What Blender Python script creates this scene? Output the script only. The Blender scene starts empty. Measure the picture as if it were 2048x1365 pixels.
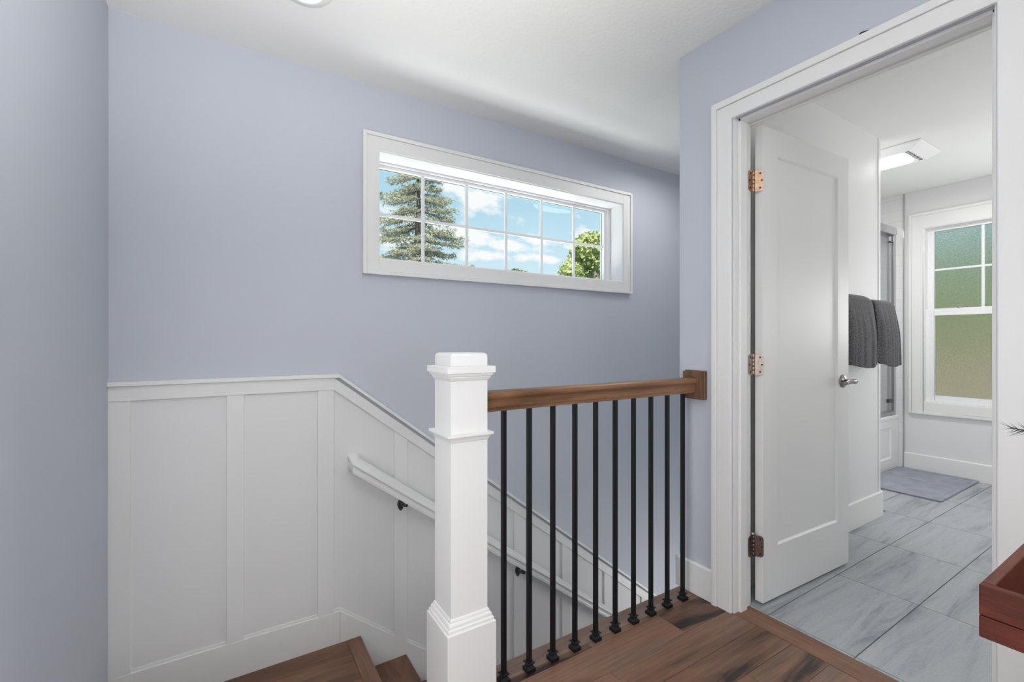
import bpy, bmesh, math, random
from mathutils import Vector, Matrix
C = bpy.context.scene.collection
S = bpy.context.scene
PI = math.pi
# ------------------------------------------------------------------ camera
FPX = 916.6
EYE = 1.13
TH = math.atan2(1461.0, FPX)
cam = bpy.data.cameras.new('camera')
cam.sensor_width = 36.0
cam.lens = FPX / 2048 * 36.0
cam.clip_start = 0.02
co = bpy.data.objects.new('camera', cam); C.objects.link(co)
co.location = (0, 0, EYE)
co.rotation_euler = (PI/2, 0, -math.atan2(math.cos(TH), math.sin(TH)))
S.camera = co
# ------------------------------------------------------------------ view / exposure
S.view_settings.view_transform = 'Standard'
S.view_settings.look = 'None'
S.view_settings.gamma = 1.0
S.view_settings.use_curve_mapping = False
S.view_settings.exposure = 0.0
# ------------------------------------------------------------------ sky
W = bpy.data.worlds.new('sky'); S.world = W; W.use_nodes = True
nt = W.node_tree; nt.nodes.clear(); N = nt.nodes; L = nt.links
def wn(t, **k):
    n = N.new(t)
    for a, b in k.items(): setattr(n, a, b)
    return n
def wmath(op, a, b=None, c=None):
    n = wn('ShaderNodeMath', operation=op)
    for i, v in enumerate((a, b, c)):
        if v is None: continue
        if isinstance(v, (int, float)): n.inputs[i].default_value = v
        else: L.new(v, n.inputs[i])
    return n.outputs[0]
tc = wn('ShaderNodeTexCoord'); sp = wn('ShaderNodeSeparateXYZ'); L.new(tc.outputs['Generated'], sp.inputs[0])
dx, dy, dz = sp.outputs
ay = wmath('MAXIMUM', dy, 0.05)
px = wmath('DIVIDE', dx, ay); pz = wmath('DIVIDE', dz, ay)
cmb = wn('ShaderNodeCombineXYZ'); L.new(px, cmb.inputs[0]); L.new(wmath('MULTIPLY', pz, 1.9), cmb.inputs[1])
nz = wn('ShaderNodeTexNoise'); nz.inputs['Scale'].default_value = 11.0; nz.inputs['Detail'].default_value = 8; nz.inputs['Roughness'].default_value = 0.62
L.new(cmb.outputs[0], nz.inputs['Vector'])
mask = None
for bx_, bz_, rx, rz, amp in ((0.535, 0.352, .075, .030, 1.0), (0.47, 0.362, .06, .026, .8), (0.575, 0.326, .05, .016, .8), (0.36, 0.28, .12, .022, .7), (0.49, 0.31, .03, .03, .5),
                        (0.52, 0.262, .10, .018, .95), (0.62, 0.245, .12, .018, 1.0), (0.70, 0.268, .08, .016, .9), (0.56, 0.213, .07, .014, .9),
                        (0.72, 0.222, .10, .014, .95), (0.89, 0.303, .08, .020, 1.0), (0.84, 0.262, .06, .010, .6), (0.50, 0.205, .04, .02, .8),
                        (0.35, 0.22, .10, .02, .5), (0.95, 0.19, .1, .01, .4)):
    ex = wmath('DIVIDE', wmath('SUBTRACT', px, bx_), rx); ez = wmath('DIVIDE', wmath('SUBTRACT', pz, bz_), rz)
    d2 = wmath('ADD', wmath('MULTIPLY', ex, ex), wmath('MULTIPLY', ez, ez))
    g = wmath('MULTIPLY', wmath('POWER', 2.718, wmath('MULTIPLY', d2, -1.0)), amp)
    mask = g if mask is None else wmath('MAXIMUM', mask, g)
far = wn('ShaderNodeMapRange'); L.new(dy, far.inputs[0]); far.inputs[1].default_value = 0.2; far.inputs[2].default_value = 0.45
mask = wmath('MULTIPLY', mask, far.outputs[0])
cl = wmath('ADD', mask, wmath('MULTIPLY', wmath('SUBTRACT', nz.outputs[0], 0.5), 2.4))
ramp = wn('ShaderNodeMapRange'); L.new(cl, ramp.inputs[0]); ramp.inputs[1].default_value = 0.30; ramp.inputs[2].default_value = 0.78
grad = wn('ShaderNodeValToRGB'); L.new(dz, grad.inputs[0])
e = grad.color_ramp.elements
e[0].position = 0.0; e[0].color = (0.74, 0.84, 0.90, 1)
e[1].position = 0.9; e[1].color = (0.14, 0.34, 0.62, 1)
m = grad.color_ramp.elements.new(0.14); m.color = (0.62, 0.79, 0.88, 1)
m = grad.color_ramp.elements.new(0.30); m.color = (0.42, 0.66, 0.80, 1)
mx = wn('ShaderNodeMix', data_type='RGBA'); L.new(ramp.outputs[0], mx.inputs[0]); L.new(grad.outputs[0], mx.inputs[6]); mx.inputs[7].default_value = (0.93, 0.92, 0.93, 1)
bg = wn('ShaderNodeBackground'); L.new(mx.outputs[2], bg.inputs[0]); bg.inputs[1].default_value = 1.12
wo = wn('ShaderNodeOutputWorld'); L.new(bg.outputs[0], wo.inputs[0])
# ------------------------------------------------------------------ lights
def aim(o, d): o.rotation_euler = Vector(d).to_track_quat('-Z', 'Y').to_euler()
def area(name, loc, d, sx, sy, power, col=(1, 1, 1), shape='RECTANGLE'):
    l = bpy.data.lights.new(name, 'AREA'); l.shape = shape; l.size = sx
    if shape == 'RECTANGLE': l.size_y = sy
    l.energy = power; l.color = col
    o = bpy.data.objects.new(name, l); C.objects.link(o); o.location = loc; aim(o, d); return o
sun = bpy.data.lights.new('sun', 'SUN'); sun.energy = 7.0; sun.angle = 0.01; sun.color = (1, .95, .86)
so = bpy.data.objects.new('sun', sun); C.objects.link(so); aim(so, (0.45, 0.62, -0.70))
area('back_fill_light', (0.65, -2.75, 1.20), (0, 1, 0.0), 1.9, 1.9, 27, (0.97, 0.985, 1.0))  # added fill lamp behind the viewpoint, standing in for unseen hall daylight
area('left_fill_light', (-0.34, 0.60, 0.80), (1, 0.30, -0.1), 0.9, 1.4, 16, (1, .99, .98))  # added fill lamp at the left wall, outside the view
area('hall_lamp_light', (0.60, -0.80, 2.38), (0, 0, -1), 0.5, 0, 6, (1, .97, .93), 'DISK')
area('ceiling_fill_light', (0.20, -0.10, 0.85), (-0.12, 0.42, 1), 0.7, 0.7, 24, (1, .985, .965)).data.spread = 1.65  # added lamp aimed up to brighten the ceiling
area('reveal_fill_light', (1.52, 2.85, 1.25), (0, -0.55, 1), 1.8, 0.35, 21, (1, 1, 1))  # added lamp hidden outside the transom, brightens its reveal and the ceiling nearby
area('stair_fill_light', (2.6, 1.80, 2.36), (0, 0, -1), 0.6, 0, 5, (1, .98, .95), 'DISK')  # added lamp out of view, lifts the dark right end of the stair wall
area('lower_stair_light', (3.35, 1.55, -1.0), (-1, 0.05, 0.35), 0.5, 0.5, 8, (1, .98, .95))
area('bath_lamp_light', (3.985, 1.31, 2.375), (0, 0, -1), 0.22, 0.26, 14, (1, .98, .96))
area('bath_far_fill_light', (5.05, 0.35, 1.45), (-1, 0.25, 0.35), 0.6, 0.7, 14, (0.98, 1, .99))  # added fill lamp beside the frosted window, hidden by the door casing
area('bath_side_fill_light', (3.7, -0.95, 1.15), (0.55, 0.75, 0.55), 1.4, 1.2, 22, (1, .985, .965))  # added fill lamp out of view, brightens the bathroom; no vanity stands here

# ------------------------------------------------------------------ helpers
class MB:
    def __init__(s): s.v = []; s.f = []; s.t = []; s.sm = []
    def add(s, vs, fs, tint=0.0, smooth=False):
        o = len(s.v); s.v += [tuple(v) for v in vs]
        for f in fs: s.f.append([o+i for i in f]); s.t.append(tint); s.sm.append(smooth)
    def box(s, x0, x1, y0, y1, z0, z1, tint=0.0):
        vs = [(x, y, z) for z in (z0, z1) for y in (y0, y1) for x in (x0, x1)]
        s.add(vs, [(0,2,3,1), (4,5,7,6), (0,1,5,4), (2,6,7,3), (0,4,6,2), (1,3,7,5)], tint)
        return s
    def prism(s, poly, axis, a, b, tint=0.0, smooth=False):
        n = len(poly)
        def p(q, c):
            if axis == 'x': return (c, q[0], q[1])
            if axis == 'y': return (q[0], c, q[1])
            return (q[0], q[1], c)
        s.add([p(q, a) for q in poly] + [p(q, b) for q in poly],
              [tuple(range(n))[::-1], tuple(range(n, 2*n))] , tint)
        s.add([p(q, a) for q in poly] + [p(q, b) for q in poly],
              [(i, (i+1) % n, n+(i+1) % n, n+i) for i in range(n)], tint, smooth)
        return s
    def loft(s, rings, cap=True, tint=0.0, smooth=False, closed=True):
        n = len(rings[0]); vs = [p for r in rings for p in r]; fs = []
        for k in range(len(rings)-1):
            for i in range(n if closed else n-1):
                j = (i+1) % n; fs.append((k*n+i, k*n+j, (k+1)*n+j, (k+1)*n+i))
        s.add(vs, fs, tint, smooth)
        if cap:
            s.add(rings[0], [tuple(range(n))[::-1]], tint); s.add(rings[-1], [tuple(range(n))], tint)
        return s
    def square(s, cx, cy, prof, tint=0.0):
        return s.loft([[(cx-h, cy-h, z), (cx+h, cy-h, z), (cx+h, cy+h, z), (cx-h, cy+h, z)] for h, z in prof], tint=tint)
    def lathe(s, c, prof, ax='z', n=24, smooth=True):
        rings = []
        for r, h in prof:
            ring = []
            for i in range(n):
                a = 2*PI*i/n; u, w = r*math.cos(a), r*math.sin(a)
                ring.append((c[0]+u, c[1]+w, c[2]+h) if ax == 'z' else (c[0]+h, c[1]+u, c[2]+w) if ax == 'x' else (c[0]+u, c[1]+h, c[2]+w))
            rings.append(ring)
        return s.loft(rings, smooth=smooth)
    def tube(s, pts, rad, n=8, smooth=True, tint=0.0):
        pts = [Vector(p) for p in pts]; rings = []
        rr = rad if isinstance(rad, (list, tuple)) else [rad]*len(pts)
        for i, p in enumerate(pts):
            d = (pts[min(i+1, len(pts)-1)] - pts[max(i-1, 0)]).normalized()
            u = d.cross(Vector((0, 0, 1)))
            if u.length < 1e-3: u = Vector((1, 0, 0))
            u.normalize(); w = d.cross(u)
            rings.append([tuple(p + rr[i]*(math.cos(2*PI*k/n)*u + math.sin(2*PI*k/n)*w)) for k in range(n)])
        return s.loft(rings, smooth=smooth, tint=tint)
    def sweep(s, prof, pts, lats, smooth=False):
        return s.loft([[(p[0]+a*l[0], p[1]+a*l[1], p[2]+b) for a, b in prof] for p, l in zip(pts, lats)], smooth=smooth)
    def build(s, name, mat, parent=None, bevel=0.0, origin=None, seg=2, autosmooth=False):
        me = bpy.data.meshes.new(name)
        o0 = Vector(origin) if origin is not None else Vector((0, 0, 0))
        if parent is not None and origin is None: o0 = Vector((0, 0, 0))
        me.from_pydata([tuple(Vector(v)-o0) for v in s.v], [], s.f)
        me.polygons.foreach_set('use_smooth', s.sm)
        if any(s.t):
            at = me.attributes.new('tint', 'FLOAT', 'FACE'); at.data.foreach_set('value', s.t)
        bm = bmesh.new(); bm.from_mesh(me); bmesh.ops.remove_doubles(bm, verts=bm.verts, dist=1e-6)
        bmesh.ops.recalc_face_normals(bm, faces=bm.faces); bm.to_mesh(me); bm.free()
        if mat: me.materials.append(mat)
        o = bpy.data.objects.new(name, me); C.objects.link(o)
        o.location = o0
        if parent is not None:
            o.parent = parent
            o.matrix_parent_inverse = Matrix.Identity(4)
            o.location = o0 - Vector(world_loc(parent))
        if bevel:
            b = o.modifiers.new('bevel', 'BEVEL'); b.width = bevel; b.segments = seg; b.limit_method = 'ANGLE'; b.angle_limit = 0.6
            b.harden_normals = False
        return o
def world_loc(o):
    v = Vector(o.location)
    while o.parent: o = o.parent; v = v + Vector(o.location)
    return v
def tag(o, label, cat=None, group=None, kind=None):
    if label: o['label'] = label
    if cat: o['category'] = cat
    if group: o['group'] = group
    if kind: o['kind'] = kind
    return o
def thing(name, loc, label, cat, group=None, kind=None):
    o = bpy.data.objects.new(name, None); C.objects.link(o); o.location = loc; o.empty_display_size = 0.1
    return tag(o, label, cat, group, kind)

# ------------------------------------------------------------------ materials
def mat(name, col, rough=0.5, metal=0.0, spec=0.5, bump=None, var=None, coat=0.0):
    """bump=(scale,strength,distance) ; var=(scale,amount) faint colour mottling"""
    m = bpy.data.materials.new(name); m.use_nodes = True; nt = m.node_tree; b = nt.nodes['Principled BSDF']
    b.inputs['Base Color'].default_value = (*col, 1); b.inputs['Roughness'].default_value = rough
    b.inputs['Metallic'].default_value = metal; b.inputs['Specular IOR Level'].default_value = spec
    b.inputs['Coat Weight'].default_value = coat
    t = nt.nodes.new('ShaderNodeTexCoord')
    if bump:
        n = nt.nodes.new('ShaderNodeTexNoise'); n.inputs['Scale'].default_value = bump[0]; n.inputs['Detail'].default_value = 3
        nt.links.new(t.outputs['Object'], n.inputs['Vector'])
        bp = nt.nodes.new('ShaderNodeBump'); bp.inputs['Strength'].default_value = bump[1]; bp.inputs['Distance'].default_value = bump[2]
        nt.links.new(n.outputs[0], bp.inputs['Height']); nt.links.new(bp.outputs[0], b.inputs['Normal'])
    if var:
        n = nt.nodes.new('ShaderNodeTexNoise'); n.inputs['Scale'].default_value = var[0]; n.inputs['Detail'].default_value = 4
        nt.links.new(t.outputs['Object'], n.inputs['Vector'])
        r = nt.nodes.new('ShaderNodeValToRGB'); nt.links.new(n.outputs[0], r.inputs[0])
        a = var[1]
        r.color_ramp.elements[0].position = .3; r.color_ramp.elements[1].position = .7
        r.color_ramp.elements[0].color = (*[c*(1-a) for c in col], 1); r.color_ramp.elements[1].color = (*[min(1, c*(1+a)) for c in col], 1)
        nt.links.new(r.outputs[0], b.inputs['Base Color'])
    return m
def wood(name, cols, axis='x', scale=1.0, rough=0.35, knots=0.0, seed=0.0, spec=.5):
    """cols: list of (pos, rgb). grain runs along axis; tint attribute shifts plank colour."""
    m = bpy.data.materials.new(name); m.use_nodes = True; nt = m.node_tree; b = nt.nodes['Principled BSDF']; NN = nt.nodes.new; LK = nt.links.new
    t = NN('ShaderNodeTexCoord'); at = NN('ShaderNodeAttribute'); at.attribute_name = 'tint'
    add = NN('ShaderNodeVectorMath'); add.operation = 'MULTIPLY_ADD'
    cc = NN('ShaderNodeCombineXYZ')
    for i in range(3): LK(at.outputs['Fac'], cc.inputs[i])
    LK(cc.outputs[0], add.inputs[0]); add.inputs[1].default_value = (37.1, 17.3, 11.7); LK(t.outputs['Object'], add.inputs[2])
    mp = NN('ShaderNodeMapping'); LK(add.outputs[0], mp.inputs[0])
    lo, hi = 1.1*scale, 7*scale
    mp.inputs['Scale'].default_value = {'x': (lo, hi, hi), 'y': (hi, lo, hi), 'z': (hi, hi, lo)}[axis]
    mp.inputs['Location'].default_value = (seed, seed*1.7, seed*.3)
    n1 = NN('ShaderNodeTexNoise'); n1.inputs['Scale'].default_value = 1.3; n1.inputs['Detail'].default_value = 5; n1.inputs['Distortion'].default_value = 1.6
    LK(mp.outputs[0], n1.inputs['Vector'])
    mp2 = NN('ShaderNodeMapping'); LK(mp.outputs[0], mp2.inputs[0])
    mp2.inputs['Scale'].default_value = {'x': (9, 34, 34), 'y': (34, 9, 34), 'z': (34, 34, 9)}[axis]
    n2 = NN('ShaderNodeTexNoise'); n2.inputs['Scale'].default_value = 1.0; n2.inputs['Detail'].default_value = 4; LK(mp2.outputs[0], n2.inputs['Vector'])
    r = NN('ShaderNodeValToRGB'); LK(n1.outputs[0], r.inputs[0]); els = r.color_ramp.elements
    els[0].position, els[0].color = cols[0][0], (*cols[0][1], 1); els[1].position, els[1].color = cols[-1][0], (*cols[-1][1], 1)
    for p, c in cols[1:-1]:
        q = els.new(p); q.color = (*c, 1)
    fm = NN('ShaderNodeMapRange'); LK(n2.outputs[0], fm.inputs[0]); fm.inputs[1].default_value = .3; fm.inputs[2].default_value = .7; fm.inputs[3].default_value = .80; fm.inputs[4].default_value = 1.14
    tm = NN('ShaderNodeMapRange'); LK(at.outputs['Fac'], tm.inputs[0]); tm.inputs[3].default_value = 1.0; tm.inputs[4].default_value = 1.0 + knots
    mu = NN('ShaderNodeMath'); mu.operation = 'MULTIPLY'; LK(fm.outputs[0], mu.inputs[0]); LK(tm.outputs[0], mu.inputs[1])
    vm = NN('ShaderNodeVectorMath'); vm.operation = 'SCALE'; LK(r.outputs[0], vm.inputs[0]); LK(mu.outputs[0], vm.inputs['Scale'])
    LK(vm.outputs[0], b.inputs['Base Color']); b.inputs['Roughness'].default_value = rough; b.inputs['Specular IOR Level'].default_value = spec
    bp = NN('ShaderNodeBump'); bp.inputs['Strength'].default_value = .12; bp.inputs['Distance'].default_value = .002
    LK(n2.outputs[0], bp.inputs['Height']); LK(bp.outputs[0], b.inputs['Normal'])
    return m
BLUE = (0.545, 0.575, 0.638)
M_blue = mat('blue_wall_paint', BLUE, .55, bump=(260, .10, .0006), spec=.35)
M_trim = mat('white_trim_paint', (0.80, 0.80, 0.79), .38, bump=(90, .03, .0005))
M_panel = mat('white_panel_paint', (0.78, 0.78, 0.775), .45, bump=(180, .08, .0006))
M_bwall = mat('bathroom_wall_paint', (0.76, 0.76, 0.765), .55, bump=(260, .08, .0006))
M_ceil = mat('textured_ceiling_paint', (0.80, 0.80, 0.79), .8, bump=(55, .55, .004), spec=.2)
M_black = mat('black_iron', (0.008, 0.009, 0.012), .42, .3, bump=(120, .05, .0004))
M_rail = wood('handrail_walnut', [(.25, (.10, .048, .024)), (.5, (.215, .105, .052)), (.75, (.30, .158, .082))], 'x', 1.2, .36, seed=3, spec=.35)
M_ros = wood('rosette_walnut', [(.25, (.10, .048, .026)), (.5, (.17, .085, .045)), (.75, (.23, .12, .065))], 'z', 2.0, .4, seed=5)
M_floor = wood('hall_floor_wood', [(.34, (.038, .024, .022)), (.385, (.135, .075, .050)), (.50, (.205, .113, .073)), (.62, (.165, .105, .078)), (.80, (.25, .155, .110))], 'x', .55, .36, knots=.22, seed=1.3, spec=.3)
M_strip = wood('threshold_wood', [(.25, (.15, .072, .042)), (.5, (.215, .110, .066)), (.75, (.27, .15, .098))], 'y', 1.0, .4, seed=2, spec=.3)
M_edge = wood('floor_edge_wood', [(.25, (.14, .085, .062)), (.5, (.21, .135, .10)), (.75, (.28, .19, .15))], 'x', 1.0, .4, seed=4)
M_stair = wood('stair_wood', [(.25, (.085, .039, .021)), (.5, (.165, .078, .043)), (.75, (.235, .120, .070))], 'x', 1.0, .38, seed=6)
M_stair_y = wood('stair_wood_across', [(.25, (.085, .039, .021)), (.5, (.165, .078, .043)), (.75, (.235, .120, .070))], 'y', 1.0, .38, seed=7)
M_tray = wood('tray_mahogany', [(.25, (.040, .008, .005)), (.5, (.105, .022, .012)), (.78, (.21, .065, .028))], 'y', 1.3, .5, seed=8, spec=.2)
M_tray_x = wood('tray_mahogany_side', [(.25, (.07, .016, .009)), (.5, (.16, .046, .027)), (.75, (.23, .085, .05))], 'x', 1.3, .5, seed=9, spec=.2)
M_nickel = mat('brushed_nickel', (0.33, 0.32, 0.31), .24, 1.0)
M_chrome = mat('shower_chrome', (0.50, 0.50, 0.51), .32, 1.0)
M_hinge_top = mat('hinge_nickel_warm_reflection', (0.50, 0.33, 0.23), .34, 1.0, var=(60, .15))  # same satin nickel on every hinge; differing reflections painted into the colours
M_hinge_mid = mat('hinge_nickel_dull_reflection', (0.38, 0.31, 0.27), .40, 1.0, var=(60, .15))
M_hinge_low = mat('hinge_nickel_dark_reflection', (0.20, 0.14, 0.12), .40, 1.0, var=(60, .15))
M_iron = mat('dark_bracket_metal', (0.10, 0.10, 0.10), .35, .8)
M_dark = mat('dark_screw_metal', (0.03, 0.025, 0.02), .5, .5)
M_vinyl = mat('white_window_vinyl', (0.84, 0.84, 0.85), .3)
M_tan = mat('tan_window_cladding', (0.42, 0.30, 0.20), .5)
M_gasket = mat('dark_gasket', (0.05, 0.05, 0.055), .5)
M_tub = mat('white_tub_acrylic', (0.84, 0.84, 0.84), .2)
M_bark = mat('spruce_bark', (0.17, 0.145, 0.125), .9, var=(6, .3))
def glassy(name, tint, fac, rough=0.0):
    m = bpy.data.materials.new(name); m.use_nodes = True; nt = m.node_tree; nt.nodes.clear()
    tr = nt.nodes.new('ShaderNodeBsdfTransparent'); tr.inputs[0].default_value = (*tint, 1)
    gl = nt.nodes.new('ShaderNodeBsdfGlossy'); gl.inputs['Roughness'].default_value = rough
    mi = nt.nodes.new('ShaderNodeMixShader'); mi.inputs[0].default_value = fac
    o = nt.nodes.new('ShaderNodeOutputMaterial')
    nt.links.new(tr.outputs[0], mi.inputs[1]); nt.links.new(gl.outputs[0], mi.inputs[2]); nt.links.new(mi.outputs[0], o.inputs[0]); return m
M_glass = glassy('clear_window_glass', (.97, .985, .98), .02)
M_sglass = glassy('shower_glass', (.90, .92, .92), .06)
def frosted():
    m = bpy.data.materials.new('frosted_window_glass'); m.use_nodes = True; nt = m.node_tree; b = nt.nodes['Principled BSDF']
    b.inputs['Base Color'].default_value = (.97, 1, .98, 1); b.inputs['Roughness'].default_value = .24; b.inputs['IOR'].default_value = 1.3
    b.inputs['Transmission Weight'].default_value = 1.0
    t = nt.nodes.new('ShaderNodeTexCoord'); mp = nt.nodes.new('ShaderNodeMapping'); mp.inputs['Scale'].default_value = (1, 60, 130)
    nt.links.new(t.outputs['Object'], mp.inputs[0])
    n = nt.nodes.new('ShaderNodeTexNoise'); n.inputs['Scale'].default_value = 1.0; n.inputs['Detail'].default_value = 2; nt.links.new(mp.outputs[0], n.inputs['Vector'])
    bp = nt.nodes.new('ShaderNodeBump'); bp.inputs['Strength'].default_value = .9; bp.inputs['Distance'].default_value = .025
    nt.links.new(n.outputs[0], bp.inputs['Height']); nt.links.new(bp.outputs[0], b.inputs['Normal']); return m
M_frost = frosted()
def emit(name, col, s):
    m = bpy.data.materials.new(name); m.use_nodes = True; b = m.node_tree.nodes['Principled BSDF']
    b.inputs['Base Color'].default_value = (.8, .8, .8, 1); b.inputs['Emission Color'].default_value = (*col, 1); b.inputs['Emission Strength'].default_value = s; return m
def tile_floor():
    m = bpy.data.materials.new('grey_slate_look_tile'); m.use_nodes = True; nt = m.node_tree; b = nt.nodes['Principled BSDF']; NN = nt.nodes.new; LK = nt.links.new
    t = NN('ShaderNodeTexCoord'); at = NN('ShaderNodeAttribute'); at.attribute_name = 'tint'
    cc = NN('ShaderNodeCombineXYZ')
    for i in range(3): LK(at.outputs['Fac'], cc.inputs[i])
    add = NN('ShaderNodeVectorMath'); add.operation = 'MULTIPLY_ADD'; LK(cc.outputs[0], add.inputs[0]); add.inputs[1].default_value = (23.1, 41.3, 7.7); LK(t.outputs['Object'], add.inputs[2])
    mp = NN('ShaderNodeMapping'); mp.inputs['Rotation'].default_value = (0, 0, -.06); mp.inputs['Scale'].default_value = (.8, 6.5, 1); LK(add.outputs[0], mp.inputs[0])
    n = NN('ShaderNodeTexNoise'); n.inputs['Scale'].default_value = 2.0; n.inputs['Detail'].default_value = 12; n.inputs['Roughness'].default_value = .68; n.inputs['Distortion'].default_value = .7; LK(mp.outputs[0], n.inputs['Vector'])
    r = NN('ShaderNodeValToRGB'); LK(n.outputs[0], r.inputs[0]); el = r.color_ramp.elements
    el[0].position = .30; el[0].color = (.17, .185, .205, 1); el[1].position = .72; el[1].color = (.45, .47, .495, 1)
    q = el.new(.42); q.color = (.32, .34, .365, 1); q = el.new(.5); q.color = (.385, .405, .43, 1)
    n2 = NN('ShaderNodeTexNoise'); n2.inputs['Scale'].default_value = 120; n2.inputs['Detail'].default_value = 3; LK(t.outputs['Object'], n2.inputs['Vector'])
    fm = NN('ShaderNodeMapRange'); LK(n2.outputs[0], fm.inputs[0]); fm.inputs[1].default_value = .3; fm.inputs[2].default_value = .7; fm.inputs[3].default_value = .93; fm.inputs[4].default_value = 1.05
    vm = NN('ShaderNodeVectorMath'); vm.operation = 'SCALE'; LK(r.outputs[0], vm.inputs[0]); LK(fm.outputs[0], vm.inputs['Scale']); LK(vm.outputs[0], b.inputs['Base Color'])
    b.inputs['Roughness'].default_value = .42; return m
M_tile = tile_floor()
M_grout = mat('dark_grout', (.10, .10, .105), .8)
def wall_tile():
    m = bpy.data.materials.new('white_wall_tile'); m.use_nodes = True; nt = m.node_tree; b = nt.nodes['Principled BSDF']; NN = nt.nodes.new; LK = nt.links.new
    t = NN('ShaderNodeTexCoord'); sp = NN('ShaderNodeSeparateXYZ'); LK(t.outputs['Object'], sp.inputs[0])
    ad = NN('ShaderNodeMath'); ad.operation = 'ADD'; LK(sp.outputs[0], ad.inputs[0]); LK(sp.outputs[1], ad.inputs[1])
    cb = NN('ShaderNodeCombineXYZ'); LK(ad.outputs[0], cb.inputs[0]); LK(sp.outputs[2], cb.inputs[1])
    br = NN('ShaderNodeTexBrick'); LK(cb.outputs[0], br.inputs['Vector']); br.inputs['Scale'].default_value = 1.0
    br.inputs['Color1'].default_value = (.80, .80, .80, 1); br.inputs['Color2'].default_value = (.78, .78, .785, 1); br.inputs['Mortar'].default_value = (.66, .66, .66, 1)
    br.inputs['Mortar Size'].default_value = .0015; br.inputs['Brick Width'].default_value = .30; br.inputs['Row Height'].default_value = .10
    LK(br.outputs['Color'], b.inputs['Base Color']); b.inputs['Roughness'].default_value = .15; return m
M_wtile = wall_tile()

# ------------------------------------------------------------------ dimensions
CEIL = 2.44; WY = 2.367; WX = 1.787; WXB = 1.902; LX = -0.386; EDGE = 1.386
def struct(name, mb, m, label, cat, bevel=0.0):
    return tag(mb.build(name, m, None, bevel), label, cat, kind='structure')
# ------------------------------------------------------------------ room shell
b = MB(); b.box(LX-.1, 5.3, -2.95, 2.55, CEIL, CEIL+.12)
struct('ceiling', b, M_ceil, 'white textured ceiling over the stairwell, hall and bathroom', 'ceiling')
b = MB(); b.box(LX-.12, LX, -2.95, 2.55, -2.9, CEIL)
struct('wall_left', b, M_blue, 'pale blue painted wall at the left edge of the picture', 'wall')
WIN = (0.669, 2.415, 1.552, 2.108)
b = MB(); x0, x1, z0, z1 = WIN
b.box(LX, x0, WY, 2.55, -2.9, CEIL).box(x1, 3.595, WY, 2.55, -2.9, CEIL).box(x0, x1, WY, 2.55, z1, CEIL).box(x0, x1, WY, 2.55, -2.9, z0)
struct('wall_stair', b, M_blue, 'pale blue stair wall with the wide transom window in it', 'wall')
DY0, DY1, DZ = 0.357, 1.122, 2.056
b = MB(); b.box(WX, 1.845, DY1, EDGE, 0, CEIL).box(WX, 1.845, -2.95, DY0, 0, CEIL).box(WX, 1.845, DY0, DY1, DZ, CEIL)
struct('wall_right', b, M_blue, 'pale blue wall around the bathroom doorway, right of the railing', 'wall')
b = MB(); b.box(1.845, WXB, DY1, 1.25, 0, CEIL).box(1.845, WXB, -1.2, DY0, 0, CEIL).box(1.845, WXB, DY0, DY1, DZ, CEIL)
struct('wall_doorway', b, M_bwall, 'pale grey bathroom side of the wall with the doorway', 'wall')
b = MB(); b.box(1.845, 3.57, 1.25, 1.32, 0, CEIL)
struct('wall_partition', b, M_bwall, 'pale grey bathroom wall behind the open door where the towels hang', 'wall')
b = MB(); b.box(1.845, 3.57, 1.32, EDGE, 0, CEIL); b.box(0.72, 3.5595, 1.30, EDGE-.004, -2.9, -.30)
struct('wall_stairwell', b, M_blue, 'pale blue wall closing the near side of the stairwell', 'wall')
b = MB(); b.box(3.545, 3.5595, EDGE, WY, -2.9, CEIL)
struct('wall_stair_end', b, M_blue, 'pale blue wall at the far foot of the stairwell', 'wall')
b = MB(); b.box(LX-.1, WXB, -2.95, -2.83, 0, CEIL)
struct('wall_back', b, M_blue, 'pale blue wall behind the viewpoint', 'wall')
b = MB(); b.box(WXB, 5.3, -1.2, -1.1, 0, CEIL)
struct('wall_bathroom_side', b, M_bwall, 'pale grey bathroom side wall out of sight on the right', 'wall')
BX = 5.13; BW = (0.76, 1.468, 0.60, 2.108)
b = MB(); y0, y1, z0, z1 = BW
b.box(BX, 5.30, y1, 1.605, 0, CEIL).box(BX, 5.30, -1.1, y0, 0, CEIL).box(BX, 5.30, y0, y1, z1, CEIL).box(BX, 5.30, y0, y1, 0, z0)
struct('wall_bathroom_window', b, M_bwall, 'pale grey bathroom wall around the frosted window', 'wall')
b = MB(); b.box(BX-.006, 5.30, 1.605, 2.55, 0, CEIL); b.box(3.60, BX-.006, 2.40, 2.55, 0, CEIL); b.box(3.56, 3.60, EDGE, 2.40, 0, CEIL)
struct('wall_shower', b, M_wtile, 'white tiled shower wall between the shower frame and the bathroom window', 'wall')
b = MB(); b.box(BX-.012, BX-.004, 1.599, 1.607, 0, CEIL)
struct('trim_1', b, M_chrome, 'thin dark metal strip edging the shower tiles, floor to ceiling', 'tile trim')
b = MB(); b.box(3.57, 3.60, EDGE-.14, EDGE, 0, CEIL)
struct('wall_partition_end', b, M_bwall, 'pale grey end of the towel wall beside the tub', 'wall')

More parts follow.
